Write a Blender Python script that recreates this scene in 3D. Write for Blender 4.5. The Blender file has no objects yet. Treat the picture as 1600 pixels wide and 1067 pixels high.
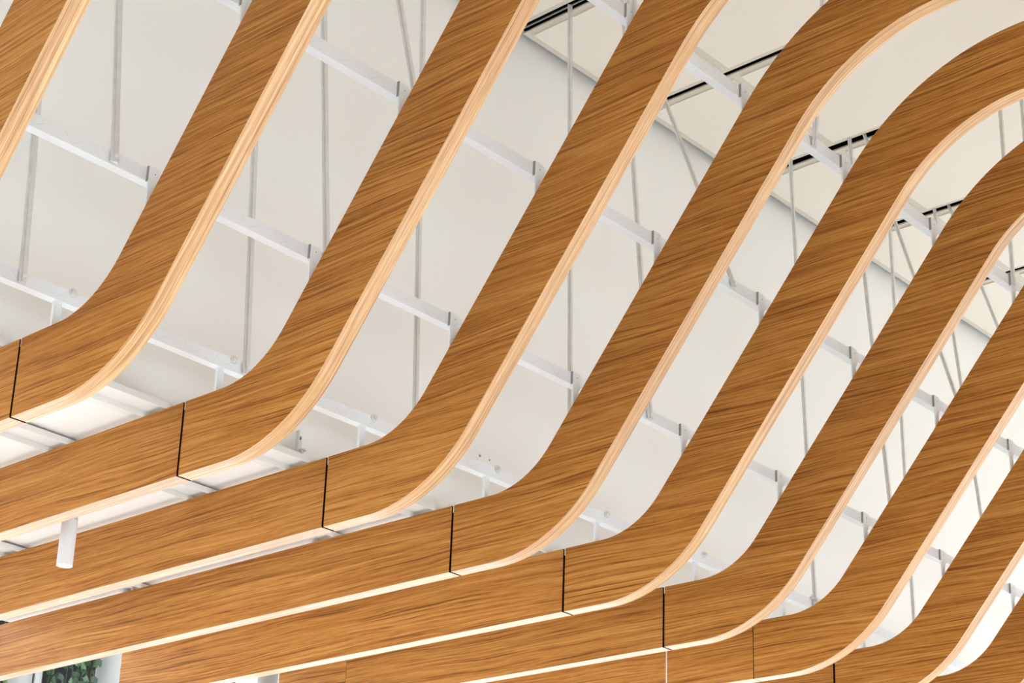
import bpy, math, random
from mathutils import Vector, Matrix
random.seed(7)
S = 0.5          # metres between two neighbouring fins
Z0 = 3.37        # height of the fins' level upper edge above the floor
def W(x, y, z): return Vector((S*x, S*y, S*z + Z0))
scene = bpy.context.scene
C = scene.collection

# ---------------------------------------------------------------- camera
F_PX, PPX, PPY = 2935.03, 663.06, 695.44
YAW, PITCH, ROLL = 0.77970, 0.36088, 0.05430
cam_d = bpy.data.cameras.new('camera'); cam = bpy.data.objects.new('camera', cam_d); C.objects.link(cam)
fw = Vector((math.cos(PITCH)*math.sin(YAW), math.cos(PITCH)*math.cos(YAW), math.sin(PITCH)))
r0 = Vector((math.cos(YAW), -math.sin(YAW), 0)); u0 = r0.cross(fw)
rt = math.cos(ROLL)*r0 + math.sin(ROLL)*u0; up = -math.sin(ROLL)*r0 + math.cos(ROLL)*u0
M = Matrix((rt, up, -fw)).transposed().to_4x4(); M.translation = W(-4.4041, -7.2244, -3.5386)
cam.matrix_world = M
cam_d.sensor_width = 36; cam_d.lens = 36*F_PX/1600
cam_d.shift_x = (800-PPX)/1600; cam_d.shift_y = (PPY-533.5)/1600
cam_d.clip_end = 200
scene.camera = cam

# ---------------------------------------------------------------- world and lights
w = bpy.data.worlds.new('daylight'); scene.world = w; w.use_nodes = True
bg = w.node_tree.nodes['Background']
bg.inputs[0].default_value = (0.74, 0.87, 1.0, 1); bg.inputs[1].default_value = 5.3
# sun over the atrium beyond the level planks: it reaches the floor below them
sd = bpy.data.lights.new('sun', 'SUN'); sd.energy = 3.7; sd.color = (1.0, 0.95, 0.88); sd.angle = math.radians(3)
so = bpy.data.objects.new('sun', sd); C.objects.link(so)
so.rotation_euler = Vector((-0.10, -0.75, -0.62)).to_track_quat('-Z', 'Y').to_euler()
scene.view_settings.view_transform = 'Standard'; scene.view_settings.look = 'None'
scene.view_settings.gamma = 1; scene.view_settings.use_curve_mapping = False
scene.view_settings.exposure = 0.0

# ---------------------------------------------------------------- materials
def mat(name, col, rough=0.5, metal=0.0, spec=0.5, bump=None, vary=0.0, scale=3.0):
    m = bpy.data.materials.new(name); m.use_nodes = True
    nt = m.node_tree; b = nt.nodes['Principled BSDF']
    b.inputs['Base Color'].default_value = (*col, 1); b.inputs['Roughness'].default_value = rough
    b.inputs['Metallic'].default_value = metal; b.inputs['Specular IOR Level'].default_value = spec
    tc = nt.nodes.new('ShaderNodeTexCoord')
    if vary:
        n = nt.nodes.new('ShaderNodeTexNoise'); n.inputs['Scale'].default_value = scale; n.inputs['Detail'].default_value = 4
        nt.links.new(tc.outputs['Object'], n.inputs['Vector'])
        mx = nt.nodes.new('ShaderNodeMix'); mx.data_type = 'RGBA'
        mx.inputs[6].default_value = (*[c*(1-vary) for c in col], 1); mx.inputs[7].default_value = (*[min(1, c*(1+vary)) for c in col], 1)
        nt.links.new(n.outputs['Fac'], mx.inputs[0]); nt.links.new(mx.outputs[2], b.inputs['Base Color'])
    if bump:
        n2 = nt.nodes.new('ShaderNodeTexNoise'); n2.inputs['Scale'].default_value = bump[0]; n2.inputs['Detail'].default_value = 3
        nt.links.new(tc.outputs['Object'], n2.inputs['Vector'])
        bp = nt.nodes.new('ShaderNodeBump'); bp.inputs['Strength'].default_value = bump[1]; bp.inputs['Distance'].default_value = 0.002
        nt.links.new(n2.outputs['Fac'], bp.inputs['Height']); nt.links.new(bp.outputs[0], b.inputs['Normal'])
    return m

def oak(name, stops, seed, across, rough, spec, cathedral=0.5, fine=1.0, red=0.0):
    """straight-grained oak veneer: u runs along the grain, v across it (metres)"""
    m = bpy.data.materials.new(name); m.use_nodes = True
    nt = m.node_tree; L = nt.links.new; N = nt.nodes.new
    b = nt.nodes['Principled BSDF']; b.inputs['Roughness'].default_value = rough; b.inputs['Specular IOR Level'].default_value = spec
    uv = N('ShaderNodeUVMap'); uv.uv_map = 'grain'
    # a random offset per plank
    oi = N('ShaderNodeObjectInfo')
    off = N('ShaderNodeVectorMath'); off.operation = 'SCALE'; off.inputs[0].default_value = (37.0, 11.0, 5.0)
    L(oi.outputs['Random'], off.inputs['Scale'])
    add = N('ShaderNodeVectorMath'); add.operation = 'ADD'
    L(uv.outputs['UV'], add.inputs[0]); L(off.outputs[0], add.inputs[1])
    def noise(su, sv, detail, rgh=0.5, dist=0.0):
        mp = N('ShaderNodeMapping'); mp.inputs['Scale'].default_value = (su, sv, 1); mp.inputs['Location'].default_value = (seed, seed*1.7, 0)
        L(add.outputs[0], mp.inputs['Vector'])
        n = N('ShaderNodeTexNoise'); n.inputs['Scale'].default_value = 1; n.inputs['Detail'].default_value = detail
        n.inputs['Roughness'].default_value = rgh; n.inputs['Distortion'].default_value = dist
        L(mp.outputs[0], n.inputs['Vector']); return n.outputs['Fac']
    def math_(op, a, b_=None):
        n = N('ShaderNodeMath'); n.operation = op
        for i, v in enumerate((a, b_)):
            if v is None: continue
            if isinstance(v, (int, float)): n.inputs[i].default_value = v
            else: L(v, n.inputs[i])
        return n.outputs[0]
    # warp the across-grain coordinate so the lines wander, then lay stretched noises on it
    warp = noise(1.1, 5.0, 2, 0.5)
    sep = N('ShaderNodeSeparateXYZ'); L(add.outputs[0], sep.inputs[0])
    vv = math_('ADD', sep.outputs[1], math_('MULTIPLY', warp, 0.06*cathedral*2))
    cmb = N('ShaderNodeCombineXYZ'); L(sep.outputs[0], cmb.inputs[0]); L(vv, cmb.inputs[1])
    def wn(su, sv, detail, rgh):
        mp = N('ShaderNodeMapping'); mp.inputs['Scale'].default_value = (su, sv, 1); mp.inputs['Location'].default_value = (seed*2, seed, 0)
        L(cmb.outputs[0], mp.inputs['Vector'])
        n = N('ShaderNodeTexNoise'); n.inputs['Scale'].default_value = 1; n.inputs['Detail'].default_value = detail; n.inputs['Roughness'].default_value = rgh
        L(mp.outputs[0], n.inputs['Vector']); return n.outputs['Fac']
    band = wn(1.0, 30, 2, 0.5)                 # growth-ring bands
    streak = wn(1.25, 130, 3, 0.7)              # darker early-wood lines
    pore = wn(7.0, 340, 2, 0.6)                # fine pores
    fleck = noise(26, 420, 1, 0.5)
    broad = noise(0.8, 8, 2, 0.5)
    v = math_('ADD', math_('MULTIPLY', band, 0.42), math_('MULTIPLY', streak, 1.25*fine))
    v = math_('ADD', v, math_('MULTIPLY', pore, 0.85*fine)); v = math_('ADD', v, math_('MULTIPLY', broad, 0.25))
    v = math_('ADD', v, math_('MULTIPLY', fleck, 0.25))
    thin = wn(1.5, 230, 2, 0.55)
    mr = N('ShaderNodeMapRange'); mr.interpolation_type = 'SMOOTHSTEP'; mr.inputs[1].default_value = 0.54; mr.inputs[2].default_value = 0.64
    L(thin, mr.inputs[0])
    v = math_('SUBTRACT', v, math_('MULTIPLY', mr.outputs[0], 0.27*fine))
    v = math_('SUBTRACT', v, -0.055 + 0.46 + 1.05*fine - 0.52)
    cr = N('ShaderNodeValToRGB'); L(v, cr.inputs[0])
    e = cr.color_ramp.elements
    e[0].position = stops[0][0]; e[0].color = (*stops[0][1], 1)
    e[1].position = stops[-1][0]; e[1].color = (*stops[-1][1], 1)
    for p, c in stops[1:-1]:
        q = e.new(p); q.color = (*c, 1)
    hs = N('ShaderNodeHueSaturation'); L(cr.outputs[0], hs.inputs['Color'])
    # each plank is a little warmer or darker than its neighbour
    L(math_('ADD', math_('MULTIPLY', oi.outputs['Random'], 0.14), 0.93), hs.inputs['Value'])
    L(hs.outputs[0], b.inputs['Base Color'])
    bp = N('ShaderNodeBump'); bp.inputs['Strength'].default_value = 0.25; bp.inputs['Distance'].default_value = 0.0006
    L(streak, bp.inputs['Height']); L(bp.outputs[0], b.inputs['Normal'])
    return m

M_face = oak('oak_face', [(0.16, (0.145, 0.044, 0.005)), (0.40, (0.305, 0.105, 0.013)), (0.60, (0.41, 0.165, 0.028)), (0.86, (0.53, 0.247, 0.060))], 3.1, 40, 0.5, 0.2)
M_edge = oak('oak_edge', [(0.18, (0.33, 0.145, 0.050)), (0.45, (0.49, 0.255, 0.105)), (0.62, (0.58, 0.325, 0.145)), (0.85, (0.72, 0.46, 0.24))], 8.7, 90, 0.38, 0.55, 0.06, 0.9)
M_dark = mat('dark_joint_shade', (0.010, 0.004, 0.002), 0.95, 0, 0.1)  # near-black painted in for the shade inside the plank joints
M_steel = mat('white_painted_steel', (0.79, 0.82, 0.85), 0.38, 0.0, 0.5, (90, 0.05), 0.03, 12)
M_galv = mat('galvanised_steel', (0.74, 0.735, 0.72), 0.38, 0.25, 0.5, (160, 0.1), 0.12, 40)
M_hat = mat('off_white_hat_channel', (0.84, 0.835, 0.82), 0.45, 0, 0.4, None, 0.02, 9)
M_hole = mat('punched_hole', (0.10, 0.10, 0.11), 0.8)
M_hole_light = mat('punched_hole_seen_through', (0.78, 0.78, 0.77), 0.6)
M_wall = mat('white_plaster_wall', (0.88, 0.866, 0.84), 0.75, 0, 0.3, (40, 0.08), 0.012, 1.2)
M_beige = mat('warm_bounce_beige', (0.72, 0.60, 0.47), 0.8)  # tint of the added header walls, warms the light they bounce
M_soffit = mat('white_plaster_soffit', (0.93, 0.92, 0.905), 0.8, 0, 0.3, (40, 0.08), 0.015, 1.0)
M_ceil = mat('cream_ceiling_panel', (0.82, 0.757, 0.665), 0.75, 0, 0.3, (60, 0.05), 0.012, 1.5)
M_border = mat('beige_ceiling_frame', (0.66, 0.60, 0.51), 0.7, 0, 0.3, None, 0.02, 3)
M_black = mat('black_slot', (0.002, 0.002, 0.002), 1.0, 0, 0.0)
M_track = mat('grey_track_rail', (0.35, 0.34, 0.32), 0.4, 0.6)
M_floor = mat('pale_stone_floor', (0.76, 0.71, 0.65), 0.5, 0, 0.4, None, 0.05, 2)
M_lamp = mat('white_lamp_enamel', (0.67, 0.655, 0.645), 0.32, 0, 0.5, None, 0.01, 8)
M_lens = mat('lamp_lens', (1, 1, 1), 0.4); _b = M_lens.node_tree.nodes['Principled BSDF']
_b.inputs['Emission Color'].default_value = (1, 0.97, 0.93, 1); _b.inputs['Emission Strength'].default_value = 1.6
M_ring = mat('lamp_dark_baffle', (0.06, 0.06, 0.07), 0.4)
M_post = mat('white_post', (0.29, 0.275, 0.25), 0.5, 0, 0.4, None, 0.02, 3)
M_leaf = mat('ivy_leaf', (0.006, 0.026, 0.004), 0.5, 0, 0.5, None, 0.55, 9)
M_leaf2 = mat('pale_ivy_leaf', (0.045, 0.085, 0.02), 0.45, 0, 0.5, None, 0.4, 9)
M_stem = mat('ivy_stem', (0.06, 0.05, 0.02), 0.7)
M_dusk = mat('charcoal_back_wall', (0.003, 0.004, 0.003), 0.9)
M_cable = mat('black_cable', (0.02, 0.02, 0.02), 0.5)

# ---------------------------------------------------------------- mesh helpers
class MB:
    def __init__(s): s.v = []; s.f = []; s.m = []; s.uv = []
    def quad(s, pts, mi=0, uvs=None):
        i = len(s.v); s.v += [tuple(p) for p in pts]; s.f.append(tuple(range(i, i+len(pts)))); s.m.append(mi)
        s.uv.append(uvs or [(0, 0)]*len(pts))
    def box(s, x0, x1, y0, y1, z0, z1, mi=0):        # fin units
        p = [W(x, y, z) for x in (x0, x1) for y in (y0, y1) for z in (z0, z1)]
        for a in ((0, 1, 3, 2), (4, 6, 7, 5), (0, 4, 5, 1), (2, 3, 7, 6), (0, 2, 6, 4), (1, 5, 7, 3)):
            s.quad([p[i] for i in a], mi)
    def prism(s, poly, axis, a, b, mi=0):
        """poly: list of (p,q) in the plane across `axis`, extruded from a to b (fin units)"""
        def P(p, q, t): return W(t, p, q) if axis == 'x' else (W(p, t, q) if axis == 'y' else W(p, q, t))
        n = len(poly)
        for i in range(n):
            (p0, q0), (p1, q1) = poly[i], poly[(i+1) % n]
            s.quad([P(p0, q0, a), P(p1, q1, a), P(p1, q1, b), P(p0, q0, b)], mi)
        s.quad([P(p, q, a) for p, q in reversed(poly)], mi); s.quad([P(p, q, b) for p, q in poly], mi)
    def sweep(s, P, Q, sec, ex, ey, mi=0):
        """cross-section sec (metres along ex, ey) swept from P to Q (world)"""
        n = len(sec); A = [P + ex*a + ey*b for a, b in sec]; B = [Q + ex*a + ey*b for a, b in sec]
        for i in range(n):
            j = (i+1) % n; s.quad([A[i], A[j], B[j], B[i]], mi)
        s.quad(list(reversed(A)), mi); s.quad(B, mi)
    def tube(s, P, Q, r, n=16, mi=0, caps=True, r2=None):
        d = (Q-P).normalized(); a = d.orthogonal().normalized(); b = d.cross(a); r2 = r if r2 is None else r2
        ang = [2*math.pi*i/n for i in range(n)]
        A = [P + a*(r*math.cos(t)) + b*(r*math.sin(t)) for t in ang]; B = [Q + a*(r2*math.cos(t)) + b*(r2*math.sin(t)) for t in ang]
        for i in range(n):
            j = (i+1) % n; s.quad([A[i], A[j], B[j], B[i]], mi)
        if caps: s.quad(list(reversed(A)), mi); s.quad(B, mi)
    def build(s, name, mats, parent=None, smooth=False, merge=True):
        me = bpy.data.meshes.new(name); me.from_pydata(s.v, [], s.f)
        for m in (mats if isinstance(mats, (list, tuple)) else [mats]): me.materials.append(m)
        lay = me.uv_layers.new(name='grain')
        k = 0
        for fi, p in enumerate(me.polygons):
            p.material_index = s.m[fi]
            for u in s.uv[fi]: lay.data[k].uv = u; k += 1
        if merge:
            import bmesh
            bm = bmesh.new(); bm.from_mesh(me); bmesh.ops.remove_doubles(bm, verts=bm.verts, dist=1e-6)
            bmesh.ops.recalc_face_normals(bm, faces=bm.faces)
            if smooth:
                for f in bm.faces: f.smooth = True
                for e in bm.edges:
                    if len(e.link_faces) == 2 and e.calc_face_angle(0) > math.radians(35): e.smooth = False
            bm.to_mesh(me); bm.free()
        o = bpy.data.objects.new(name, me); C.objects.link(o)
        if parent: o.parent = parent; o.matrix_parent_inverse = parent.matrix_world.inverted()
        return o
def thing(name, label, cat, loc, group=None):
    o = bpy.data.objects.new(name, None); o.empty_display_size = 0.05; C.objects.link(o); o.location = loc
    o.matrix_world = Matrix.Translation(loc)
    o['label'] = label; o['category'] = cat
    if group: o['group'] = group
    return o
def tag(o, label, cat, group=None):
    o['label'] = label; o['category'] = cat
    if group: o['group'] = group
    return o
def struct(o): o['kind'] = 'structure'; return o

# ---------------------------------------------------------------- the setting
YW, ZC, ZL = 0.300, 3.65, 0.050          # high wall, high ceiling, low soffit (fin units)
m = MB(); m.box(-12, 30, -40, 40, -2*Z0-0.1, -2*Z0); struct(m.build('floor', M_floor))
m = MB(); m.box(-12, 30, YW, YW+0.2, ZL, ZC+0.4); wallb = struct(m.build('wall_back', M_wall))
for px_, pz_, pr in ((3.523, .534, .0045), (3.612, .532, .003), (3.569, .455, .006), (3.50, .50, .002), (3.55, .49, .002)):
    m = MB(); c = W(px_, YW, pz_); m.tube(c+Vector((0, .002, 0)), c+Vector((0, -.0012, 0)), pr, 10); m.build('drill_hole', M_track, wallb)
m = MB(); m.box(-12, 30, YW+0.2, 4.70, ZL, ZL+0.2); struct(m.build('ceiling_soffit', M_soffit))
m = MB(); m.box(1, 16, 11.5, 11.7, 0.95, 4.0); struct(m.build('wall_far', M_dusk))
m = MB(); m.box(-12, 30, -8.6, -8.2, -1.9, ZC+0.25); struct(m.build('added_header_front', M_beige))  # unseen, added so daylight enters only below its lower edge
m = MB(); m.box(-12.4, -12, -8.6, 11.5, -3.2, 4.2); struct(m.build('added_header_left', M_beige))  # unseen, added to cut daylight from the side and off the posts
m = MB(); m.box(-12, 30, 5.6, 11.7, 4.0, 4.2); struct(m.build('added_sky_lid', M_dusk))  # unseen lid added to keep skylight off the posts and ivy
# high ceiling: dark slab, framed panels hung below it with black slots between the bays
SL = lambda j: 3.66 + 1.335*j
m = MB(); m.box(-12, 30, YW, -8.2, ZC+0.16, ZC+0.25); ceil = struct(m.build('ceiling', M_black))
widths = {0: .042, 1: .024, 2: .038, 3: .032}
for j in range(-4, 12):
    a = SL(j) + widths.get(j, .026); b = SL(j+1) - widths.get(j+1, .026)
    m = MB(); m.box(a, b, 0.235, -8.2, ZC, ZC+0.05); m.build('ceiling_frame', M_border, ceil)
    m = MB(); m.box(SL(j)-0.055, SL(j)+0.055, 0.215, -8.2, ZC+0.012, ZC+0.20); m.build('slot_trough', M_black, ceil)
    for y0, y1 in ((0.178, -0.53), (-0.595, -8.1)):
        m = MB(); m.box(a+0.05, b-0.05, y1, y0, ZC-0.012, ZC+0.02); m.build('ceiling_panel', M_ceil, ceil)
for j in (-1, 0):
    m = MB(); m.box(SL(j)-0.005, SL(j)+0.005, 0.2, -6, ZC+0.004, ZC+0.02); m.build('track_rail', M_track, ceil)

# ---------------------------------------------------------------- the oak fins
P0 = dict(h=.4034, u0=.2923, R1=.5615, th=.8961, L=2.1769, R2=1.4428, v0=.3216, Q1=.9202, L2=2.1653, Q2=1.132)
PS = dict(h=-.0002, u0=-.0021, R1=.0018, th=-.0045, L=.0177, R2=-.0295, v0=-.0171, Q1=.0168, L2=.0197, Q2=-.1046)
T = 0.0926
def prof(k):
    q = {n: P0[n] + PS[n]*(k-3) for n in P0}
    q['Q2'] = max(q['Q2'], 0.45)
    def curve(h0, u, r1, L, r2, n1=30, n2=30):
        th = q['th']; pts = []
        for i in range(5): pts.append((u*i/5.0, -h0))
        for i in range(n1+1):
            x = th*i/n1; pts.append((u + r1*math.sin(x), -h0 + r1 - r1*math.cos(x)))
        e = pts[-1]
        for i in range(1, 16): pts.append((e[0]+math.cos(th)*L*i/16, e[1]+math.sin(th)*L*i/16))
        e2 = (e[0]+math.cos(th)*L, e[1]+math.sin(th)*L)
        c = (e2[0]+r2*math.sin(th), e2[1]-r2*math.cos(th))
        for i in range(n2+1):
            x = th*(1-i/n2); pts.append((c[0]-r2*math.sin(x), c[1]+r2*math.cos(x)))
        e3 = pts[-1]
        for i in range(1, 5): pts.append((e3[0]+0.9*i, e3[1]))
        return pts
    return curve(0, q['u0'], q['R1'], q['L'], q['R2']), curve(q['h'], q['v0'], q['Q1'], q['L2'], q['Q2']), q
def strip(k, up_, lo, name, parent):
    """a plank of thickness T between two curves given as (distance towards the camera, height)"""
    m = MB(); x0, x1 = k, k+T; n = len(up_); s_u = s_l = 0.0
    for i in range(n-1):
        a, b, c, d = up_[i], up_[i+1], lo[i+1], lo[i]
        P = lambda x, q: W(x, -q[0], q[1])
        uvf = lambda q: (-q[0]*S, q[1]*S)
        du = math.dist(a, b)*S; dl = math.dist(c, d)*S
        m.quad([P(x0, d), P(x0, c), P(x0, b), P(x0, a)], 0, [uvf(d), uvf(c), uvf(b), uvf(a)])
        m.quad([P(x1, a), P(x1, b), P(x1, c), P(x1, d)], 0, [uvf(a), uvf(b), uvf(c), uvf(d)])
        m.quad([P(x0, d), P(x1, d), P(x1, c), P(x0, c)], 1, [(s_l, 0), (s_l, T*S), (s_l+dl, T*S), (s_l+dl, 0)])
        m.quad([P(x0, a), P(x0, b), P(x1, b), P(x1, a)], 1, [(s_u, 0), (s_u+du, 0), (s_u+du, T*S), (s_u, T*S)])
        s_u += du; s_l += dl
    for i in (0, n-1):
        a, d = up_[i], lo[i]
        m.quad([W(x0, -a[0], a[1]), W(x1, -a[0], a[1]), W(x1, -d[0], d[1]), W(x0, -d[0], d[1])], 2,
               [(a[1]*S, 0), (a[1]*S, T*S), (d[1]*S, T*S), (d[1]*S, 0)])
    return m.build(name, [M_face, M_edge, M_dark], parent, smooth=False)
ORD = {-1: 'oak ceiling fin cut off by the top left corner of the photo',
 0: 'oak ceiling fin whose joint is at the far left, first full bend from the left',
 1: 'oak ceiling fin just above the white cylinder lamp, second bend from the left',
 2: 'oak ceiling fin behind and below the white cylinder lamp, third bend from the left',
 3: 'oak ceiling fin whose upper arch leaves through the top edge, fourth bend from left',
 4: 'oak ceiling fin with broad upper arch ending near the top right corner',
 5: 'oak ceiling fin with a short upper arch at the right edge, sixth bend',
 6: 'oak ceiling fin with hairline joint and thin white gap near the bottom edge',
 7: 'oak ceiling fin whose dark joint just shows above the bottom edge, eighth bend',
 8: 'oak ceiling fin crossing the lower right corner of the photo',
 9: 'oak ceiling fin beyond the lower right corner, last of the row'}
for k in range(-1, 9):
    up_, lo, q = prof(k)
    t = thing('ceiling_fin', ORD[k], 'ceiling fin', W(k, 0, 0), 'curved oak ceiling fins')
    gap = 0.0028 if k == 6 else 0.0080
    # the curved plank starts half a gap to the camera side of the joint
    up_c = [(max(p[0], gap), p[1]) for p in up_]; lo_c = [(max(p[0], gap), p[1]) for p in lo]
    strip(k, up_c, lo_c, 'curved_plank', t)
    end = 4.476 + 0.711*(4-k)
    cuts = [gap, end]
    if k == 5: cuts = [gap, 2.994, 2.9965, end]
    if k == 6: cuts = [gap, 0.736, 0.748, end]
    for a, b in zip(cuts[::2], cuts[1::2]):
        n = 8
        strip(k, [(-(b + (a-b)*i/n), 0) for i in range(n+1)], [(-(b + (a-b)*i/n), -q['h']) for i in range(n+1)], 'straight_plank', t)
    if k == 6:
        m = MB(); m.box(k+0.0015, k+T-0.0015, 0.7365, 0.7475, -q['h']+0.001, -0.001); m.build('white_seam_strip', M_lamp, t)
    m = MB(); m.box(k+0.008, k+T-0.008, -0.05, 0.05, -q['h']+0.006, -0.046); m.build('joint_shade_tongue', M_dark, t)
    if k != 6:
        m = MB(); m.box(k+0.003, k+T-0.01, -gap, 0.0, -0.043, 0.0); m.build('white_spacer', M_steel, t)['label'] = 'short white spacer at the top of the joint'

# ---------------------------------------------------------------- steel channels above the fins
HOLE = []
def channel(name_label, y, z0, z1, x0, x1, holes, flip=False):
    t = thing('steel_channel', name_label, 'channel', W(x0, y, z0), 'white steel channels across the fins')
    th = 0.006; fl = 0.052
    if not flip:   # web towards the camera, flanges away from it
        sec = [(y, z0), (y+fl, z0), (y+fl, z0+th), (y+th, z0+th), (y+th, z1-th), (y+fl, z1-th), (y+fl, z1), (y, z1)]
    else:          # lower flange away, top flange towards the camera
        sec = [(y, z0), (y+fl, z0), (y+fl, z0+th), (y+th, z0+th), (y+th, z1+th), (y-0.056, z1+th), (y-0.056, z1), (y, z1)]
    m = MB(); m.prism(sec, 'x', x0, x1); m.build('web_and_flanges', M_steel, t)
    if holes:
        m = MB(); x = x0 + 0.13
        while x < x1:
            for a in range(5):
                for (dx, dz) in ((-0.010-0.008*a, 0.008+0.0085*a), (0.004+0.011*a, 0.008+0.006*a)):
                    c = W(x+dx, y-0.0006, z0+dz+0.008)
                    r = 0.0007; ring = [c + Vector((r*math.cos(i*math.pi/3), 0, r*math.sin(i*math.pi/3))) for i in range(6)]
                    m.quad(ring)
            x += 0.205
        o = m.build('punched_dots', M_hole, t, merge=False); o['kind'] = 'stuff'
    return t
rows = {
 'B': ('lowest white steel channel, along the foot of the bends', -0.252, .135, .205),
 'A': ('white steel channel one third up the slopes, second from below', -0.877, .545, .614),
 'C': ('white steel channel two thirds up the slopes, third from below', -1.440, 1.242, 1.316),
 'D': ('topmost visible white steel channel, in front of the cream ceiling', -2.032, 1.950, 2.024)}
CH = {}
for r, (lab, y, z0, z1) in rows.items():
    CH[r] = channel(lab, y, z0, z1, -3, 12, True)
def hat(lab, y0, y1, x0, x1):
    """inverted U laid on top of the level planks"""
    t = thing('steel_channel', lab, 'channel', W(x0, y0, 0.001), 'white steel channels across the fins')
    a, zt, th = 0.001, 0.036, 0.005
    m = MB(); m.prism([(y0, a), (y0+th, a), (y0+th, zt-th), (y1, zt-th), (y1, a), (y1+th, a), (y1+th, zt), (y0, zt)], 'x', x0, x1)
    m.build('profile', M_hat, t); return t
hat('white steel channel lying on the level planks close to the wall foot', 0.152, 0.348, -3, 12)
hat('white steel channel lying on the level planks, next beyond the wall foot', 1.020, 1.214, -3, 12)
hat('farthest white steel channel on the level planks, with a bolt showing', 2.960, 3.155, -3, 9)

# angle brackets that tie each fin to the channels
def fin_top(k, y):
    up_ = prof(k)[0]
    for a, b in zip(up_[:-1], up_[1:]):
        if a[0] <= -y <= b[0]: return a[1] + (b[1]-a[1])*((-y-a[0])/max(1e-6, b[0]-a[0]))
    return 0.0
for r in 'ACD':
    lab, y, z0, z1 = rows[r]
    for k in range(-1, 9):
        yb = y - 0.008; zb = fin_top(k, yb) - 0.0; tw = random.uniform(-.004, .004)
        m = MB()
        # front plate, clipped top corner, its foot following the slope of the fin
        wd = 0.072
        zt = z1 + 0.004
        pl = [(k+.004, zb-.002), (k+wd*0.62, zb+.002), (k+wd*0.62+.006, z0-0.04), (k+wd, z0-.005), (k+wd, zt-0.016), (k+wd-0.016, zt), (k+tw*0.2, zt), (k, z0-.02)]
        m.prism(pl, 'y', yb-0.006, yb)
        # side return; its darker grey stands in for the shadow gap beside the bracket
        o = m.build('angle_bracket', M_steel, CH[r])
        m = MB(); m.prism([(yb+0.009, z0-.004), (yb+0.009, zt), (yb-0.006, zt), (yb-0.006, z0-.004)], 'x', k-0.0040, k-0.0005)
        m.build('shadow_gap_flange', M_track, o)
        m = MB(); c = W(k+0.036, yb-0.0065, z0+0.042); m.tube(c, c+Vector((0, -0.0008, 0)), 0.0013, 8)
        m.build('screw_hole', M_hole, o)
lab, y, z0, z1 = rows['B']
for k in range(-1, 9):
    m = MB(); zt = z0 - 0.004
    m.box(k+0.012, k+0.052, y+0.018, y+0.024, -0.01, zt+0.006); m.box(k+0.006, k+0.012, y+0.012, y+0.03, -0.01, zt+0.006)
    m.build('strap_bracket', M_steel, CH['B'])
    m = MB(); c = W(k+0.092, y, z1-0.008)
    m.tube(c+Vector((0, -0.0005, 0)), c+Vector((0, -0.003, 0)), 0.0115, 20); m.tube(c+Vector((0, -0.003, 0)), c+Vector((0, -0.010, 0)), 0.0065, 6)
    m.tube(c+Vector((0, -0.010, 0)), c+Vector((0, -0.013, 0)), 0.003, 10)
    m.build('bolt', M_galv, CH['B'])

# ---------------------------------------------------------------- hanger rods
ROWPT = {'B': (-0.2615, .140), 'A': (-0.8905, .549), 'C': (-1.4600, 1.246), 'D': (-2.0415, 1.955)}
def slotted(P, Q, wd=0.0205):
    a = wd/2; r = 0.0045
    sec = [(-a, 0), (-a, -.004), (-a+.0055, -.004), (-a+.0055, -.004-r), (a-.0055, -.004-r), (a-.0055, -.004), (a, -.004), (a, 0)]
    return sec
CNT = [0]
def rod(row, xb, top, label, dots=False):
    y, z = ROWPT[row]; P = W(xb, y, z) ; Q = W(*top)
    t = thing('hanger_rod', label, 'hanger rod', P, 'galvanised hanger rods')
    m = MB(); m.sweep(P, Q, slotted(P, Q), Vector((1, 0, 0)), Vector((0, 1, 0))); m.build('strut', M_galv, t)
    d = (Q-P).normalized()
    c = P + d*0.016 + Vector((0, -.0086, 0)); m = MB(); m.tube(c, c+Vector((0, -.004, 0)), 0.0042, 10); m.build('screw', M_steel, t)
    if dots:
        m = MB(); s = 0.03
        while s < 0.34:
            c = P + d*s + Vector((0, -.0088, 0)); m.quad([c+Vector((.0012*math.cos(i), 0, .0016*math.sin(i))) for i in range(6)]); s += 0.008
        o = m.build('punched_dots', M_hole_light, t, merge=False); o['kind'] = 'stuff'
    return t
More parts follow.
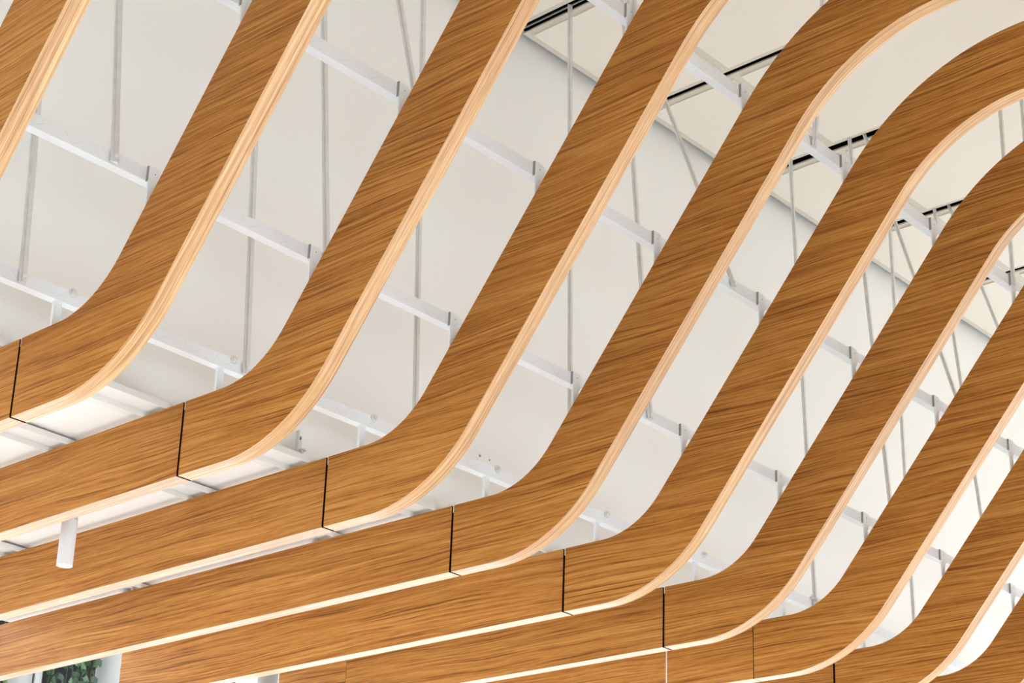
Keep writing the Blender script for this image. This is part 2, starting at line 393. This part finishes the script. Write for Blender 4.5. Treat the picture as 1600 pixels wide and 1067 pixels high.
RODS = [
 ('B', -0.196, (-0.36, -.20, ZC+.05), 'leftmost hanger rod, standing on the lowest channel near the left edge', True),
 ('B', 1.170, (0.99, -.20, ZC+.05), 'hanger rod on the lowest channel between the first and second full fins', True),
 ('B', 2.400, (2.29, -.20, ZC+.05), 'hanger rod behind the gap between second and third full fins, meeting the lowest channel', True),
 ('B', 3.735, (3.66, -.215, ZC+.05), 'hanger rod rising to the double black ceiling slot at top centre', False),
 ('B', 6.366, (6.26, -.20, ZC+.05), 'hanger rod rising to the slot right of centre, with a clamp at its foot', False),
 ('B', 7.690, (7.60, -.24, ZC+.05), 'hanger rod on the lowest channel, dropping from the short slot at right', False),
 ('A', -0.193, (-0.46, -.80, ZC+.05), 'hanger rod at upper left ending on the second channel', False),
 ('A', 1.108, (0.85, -.80, ZC+.05), 'hanger rod ending on the second channel beside the second fin', False),
 ('A', 3.698, (3.45, -.80, ZC+.05), 'hanger rod ending on the second channel near the centre of the photo', False),
 ('A', 6.370, (6.28, -.70, ZC+.05), 'hanger rod to the second channel, right of centre, from the third slot', False),
 ('A', 7.700, (7.63, -.62, ZC+.05), 'hanger rod to the second channel, from the fourth slot at right', False),
 ('C', 1.110, (0.90, -1.0, ZC+.05), 'slanting hanger rod at the top, meeting the third channel near the third fin', False),
 ('C', 3.748, (3.68, -.62, ZC+.05), 'slanting hanger rod right of centre, meeting the third channel', False),
 ('C', 6.372, (6.31, -.80, ZC+.05), 'long slanting hanger rod right of the third ceiling slot', False),
 ('C', 7.690, (7.66, -.72, ZC+.05), 'long slanting hanger rod right of the fourth ceiling slot', False),
 ('D', 3.712, (3.55, -2.30, ZC-.01), 'wide short-looking hanger rod standing on the topmost channel under the upper arch', False),
 ('D', 2.060, (2.00, -2.04, ZC-.01), 'hanger rod behind the topmost channel bracket at the top edge', False),
 ('D', 6.030, (6.00, -2.04, ZC-.01), 'hanger rod behind a topmost channel bracket near the right edge', False),
 ('D', 6.350, (6.33, -2.04, ZC-.01), 'hanger rod close to the right edge high in the photo, above the small arch', False)]
for r in RODS: rod(*r)
# clamp near the foot of one rod and the loose beam clip by the wall foot
t = thing('rod_clamp', 'small galvanised clamp around the foot of a hanger rod, lower right', 'clamp', W(6.36, -.28, .20))
m = MB(); m.box(6.30, 6.41, -.285, -.262, .198, .206); m.box(6.345, 6.39, -.292, -.262, .17, .206); m.build('plate', M_galv, t)
m = MB(); m.tube(W(6.315, -.275, .19), W(6.315, -.275, .222), 0.003, 8); m.build('bolt', M_galv, t)
t = thing('beam_clip', 'small galvanised beam clip with threaded stud by the wall foot', 'clip', W(2.0, .24, .1))
m = MB(); m.box(1.975, 2.01, .236, .243, .085, .180); m.box(1.968, 1.975, .215, .243, .09, .2); m.build('plate', M_galv, t)
m = MB(); m.tube(W(1.99, .236, .16), W(1.99, .228, .16), 0.005, 12); m.build('bolt_hole', M_hole, t)
m = MB(); m.tube(W(2.005, .222, .088), W(2.005, .222, .094), 0.011, 16); m.build('washer', M_galv, t)
m = MB(); m.tube(W(2.005, .222, .040), W(2.005, .222, .092), 0.0045, 10); m.build('stud', M_galv, t)
c = W(3.03, 3.09, .031); m = MB(); m.tube(c, c+Vector((0, 0, -.004)), .011, 16); m.tube(c, c+Vector((0, 0, -.010)), .006, 6)
tag(m.build('hex_bolt', M_galv), 'grey bolt in the farthest channel above the level planks', 'bolt')

# ---------------------------------------------------------------- cylinder downlight
lx, ly = 1.5, 1.655; zb = -0.456
t = thing('cylinder_lamp', 'white cylindrical ceiling downlight hanging between two level oak planks', 'lamp', W(lx, ly, zb))
R = 0.0236
m = MB(); m.tube(W(lx, ly, zb), W(lx, ly, -.176), R, 48, caps=False)
n = 48
for (ra, rb, za, zb2) in ((R, R-.0035, zb, zb), (R-.0035, R-.0045, zb, zb+.02)):
    for i in range(n):
        a0, a1 = 2*math.pi*i/n, 2*math.pi*(i+1)/n
        f = lambda r, a, z: W(lx, ly, z) + Vector((r*math.cos(a), r*math.sin(a), 0))
        m.quad([f(ra, a0, za), f(ra, a1, za), f(rb, a1, zb2), f(rb, a0, zb2)])
m.build('lamp_body', M_lamp, t, smooth=True)
m = MB(); m.tube(W(lx, ly, -.172), W(lx, ly, ZL), R, 48); m.build('mounting_cap', M_lamp, t, smooth=True)
m = MB(); m.tube(W(lx, ly, zb+.0045), W(lx, ly, zb+.02), R-.0044, 40); m.build('baffle', M_ring, t, smooth=True)
m = MB(); m.tube(W(lx, ly, zb+.0015), W(lx, ly, zb+.0044), R-.0072, 40); m.build('lens', M_lens, t, smooth=True)
ld = bpy.data.lights.new('downlight', 'SPOT'); ld.energy = 12; ld.spot_size = 1.1; ld.color = (1, .93, .85); ld.shadow_soft_size = 0.02
lo_ = bpy.data.objects.new('downlight', ld); C.objects.link(lo_); lo_.location = W(lx, ly, zb-.01); lo_.parent = t; lo_.matrix_parent_inverse = t.matrix_world.inverted()

# ---------------------------------------------------------------- posts and greenery beyond
for (x, y, r, zt, lab) in ((5.42, 8, .085, 3.9, 'white round post at the bottom left corner with a black cable'), (6.44, 8, .085, 3.9, 'white round post at the right side of the ivy, bottom left'), (5.215, 4.15, .042, ZL, 'slim white round post barely showing at the bottom edge, away from the ivy')):
    t = thing('round_post', lab, 'post', Vector((S*x, S*y, 0)), 'white round posts')
    m = MB(); m.tube(Vector((S*x, S*y, 0)), W(x, y, zt), r, 40); m.build('shaft', M_post, t, smooth=True)
    m = MB(); m.tube(Vector((S*x, S*y, 0)), Vector((S*x, S*y, .06)), r+.03, 40); m.build('base_ring', M_post, t, smooth=True)
m = MB(); m.tube(W(5.38, 7.78, -2), W(5.40, 7.80, 3.9), .006, 8); tag(m.build('cable', M_cable), 'black cable hanging in front of the post at the bottom left', 'cable')

def leaf_mesh(idx, s):
    # five-lobed ivy leaf, folded along the midrib
    out = [(0, -0.9), (.45, -.75), (.62, -.28), (.98, -.05), (.62, .18), (.55, .5), (.25, .55), (0, 1.05), (-.25, .55), (-.55, .5), (-.62, .18), (-.98, -.05), (-.62, -.28), (-.45, -.75)]
    v = [(0, 0, 0.0)] + [(x*s, y*s, -0.28*abs(x)*s + random.uniform(-.05, .05)*s) for x, y in out]
    f = [(0, i+1, (i+1) % 14 + 1) for i in range(14)]
    me = bpy.data.meshes.new('leaf'); me.from_pydata(v, [], f); me.materials.append(M_leaf if idx % 4 else M_leaf2)
    for p in me.polygons: p.use_smooth = True
    return me
LEAVES = [leaf_mesh(i, random.uniform(.019, .027)) for i in range(8)]
def ivy(label, x0, x1, z0, z1, y, n, shape=lambda a: 0.0):
    t = thing('hanging_ivy', label, 'ivy', W((x0+x1)/2, y, z1), 'hanging ivy')
    m = MB()
    for i in range(max(3, n//14)):
        x = random.uniform(x0, x1); P = W(x, y+.05, z1+.3)
        for q in range(8):
            Q = P + Vector((random.uniform(-.02, .02), random.uniform(-.01, .01), -(z1+.3-z0)*S/8)); m.tube(P, Q, .002, 5, caps=False); P = Q
    o = m.build('stems', M_stem, t); o['kind'] = 'stuff'
    for i in range(n):
        o = bpy.data.objects.new('leaf', random.choice(LEAVES)); C.objects.link(o)
        fx = random.random(); x = x0 + (x1-x0)*fx; z = random.uniform(z0, z1)
        p = W(x, y + random.uniform(-.12, .16), z)
        o.parent = t; o.matrix_parent_inverse = t.matrix_world.inverted()
        R_ = Matrix.Rotation(random.uniform(-.7, .7), 4, 'Z') @ Matrix.Rotation(math.radians(90)+random.uniform(-.6, .5), 4, 'X') @ Matrix.Rotation(math.pi+random.uniform(-.9, .9), 4, 'Z')
        o.matrix_world = Matrix.Translation(p) @ R_
    return t
ivy('dark green ivy hanging between two white posts at the bottom left', 5.66, 6.20, .30, 1.15, 7.9, 150)
ivy('green ivy in the extreme bottom left corner', 4.9, 5.14, .2, .9, 7.9, 50)
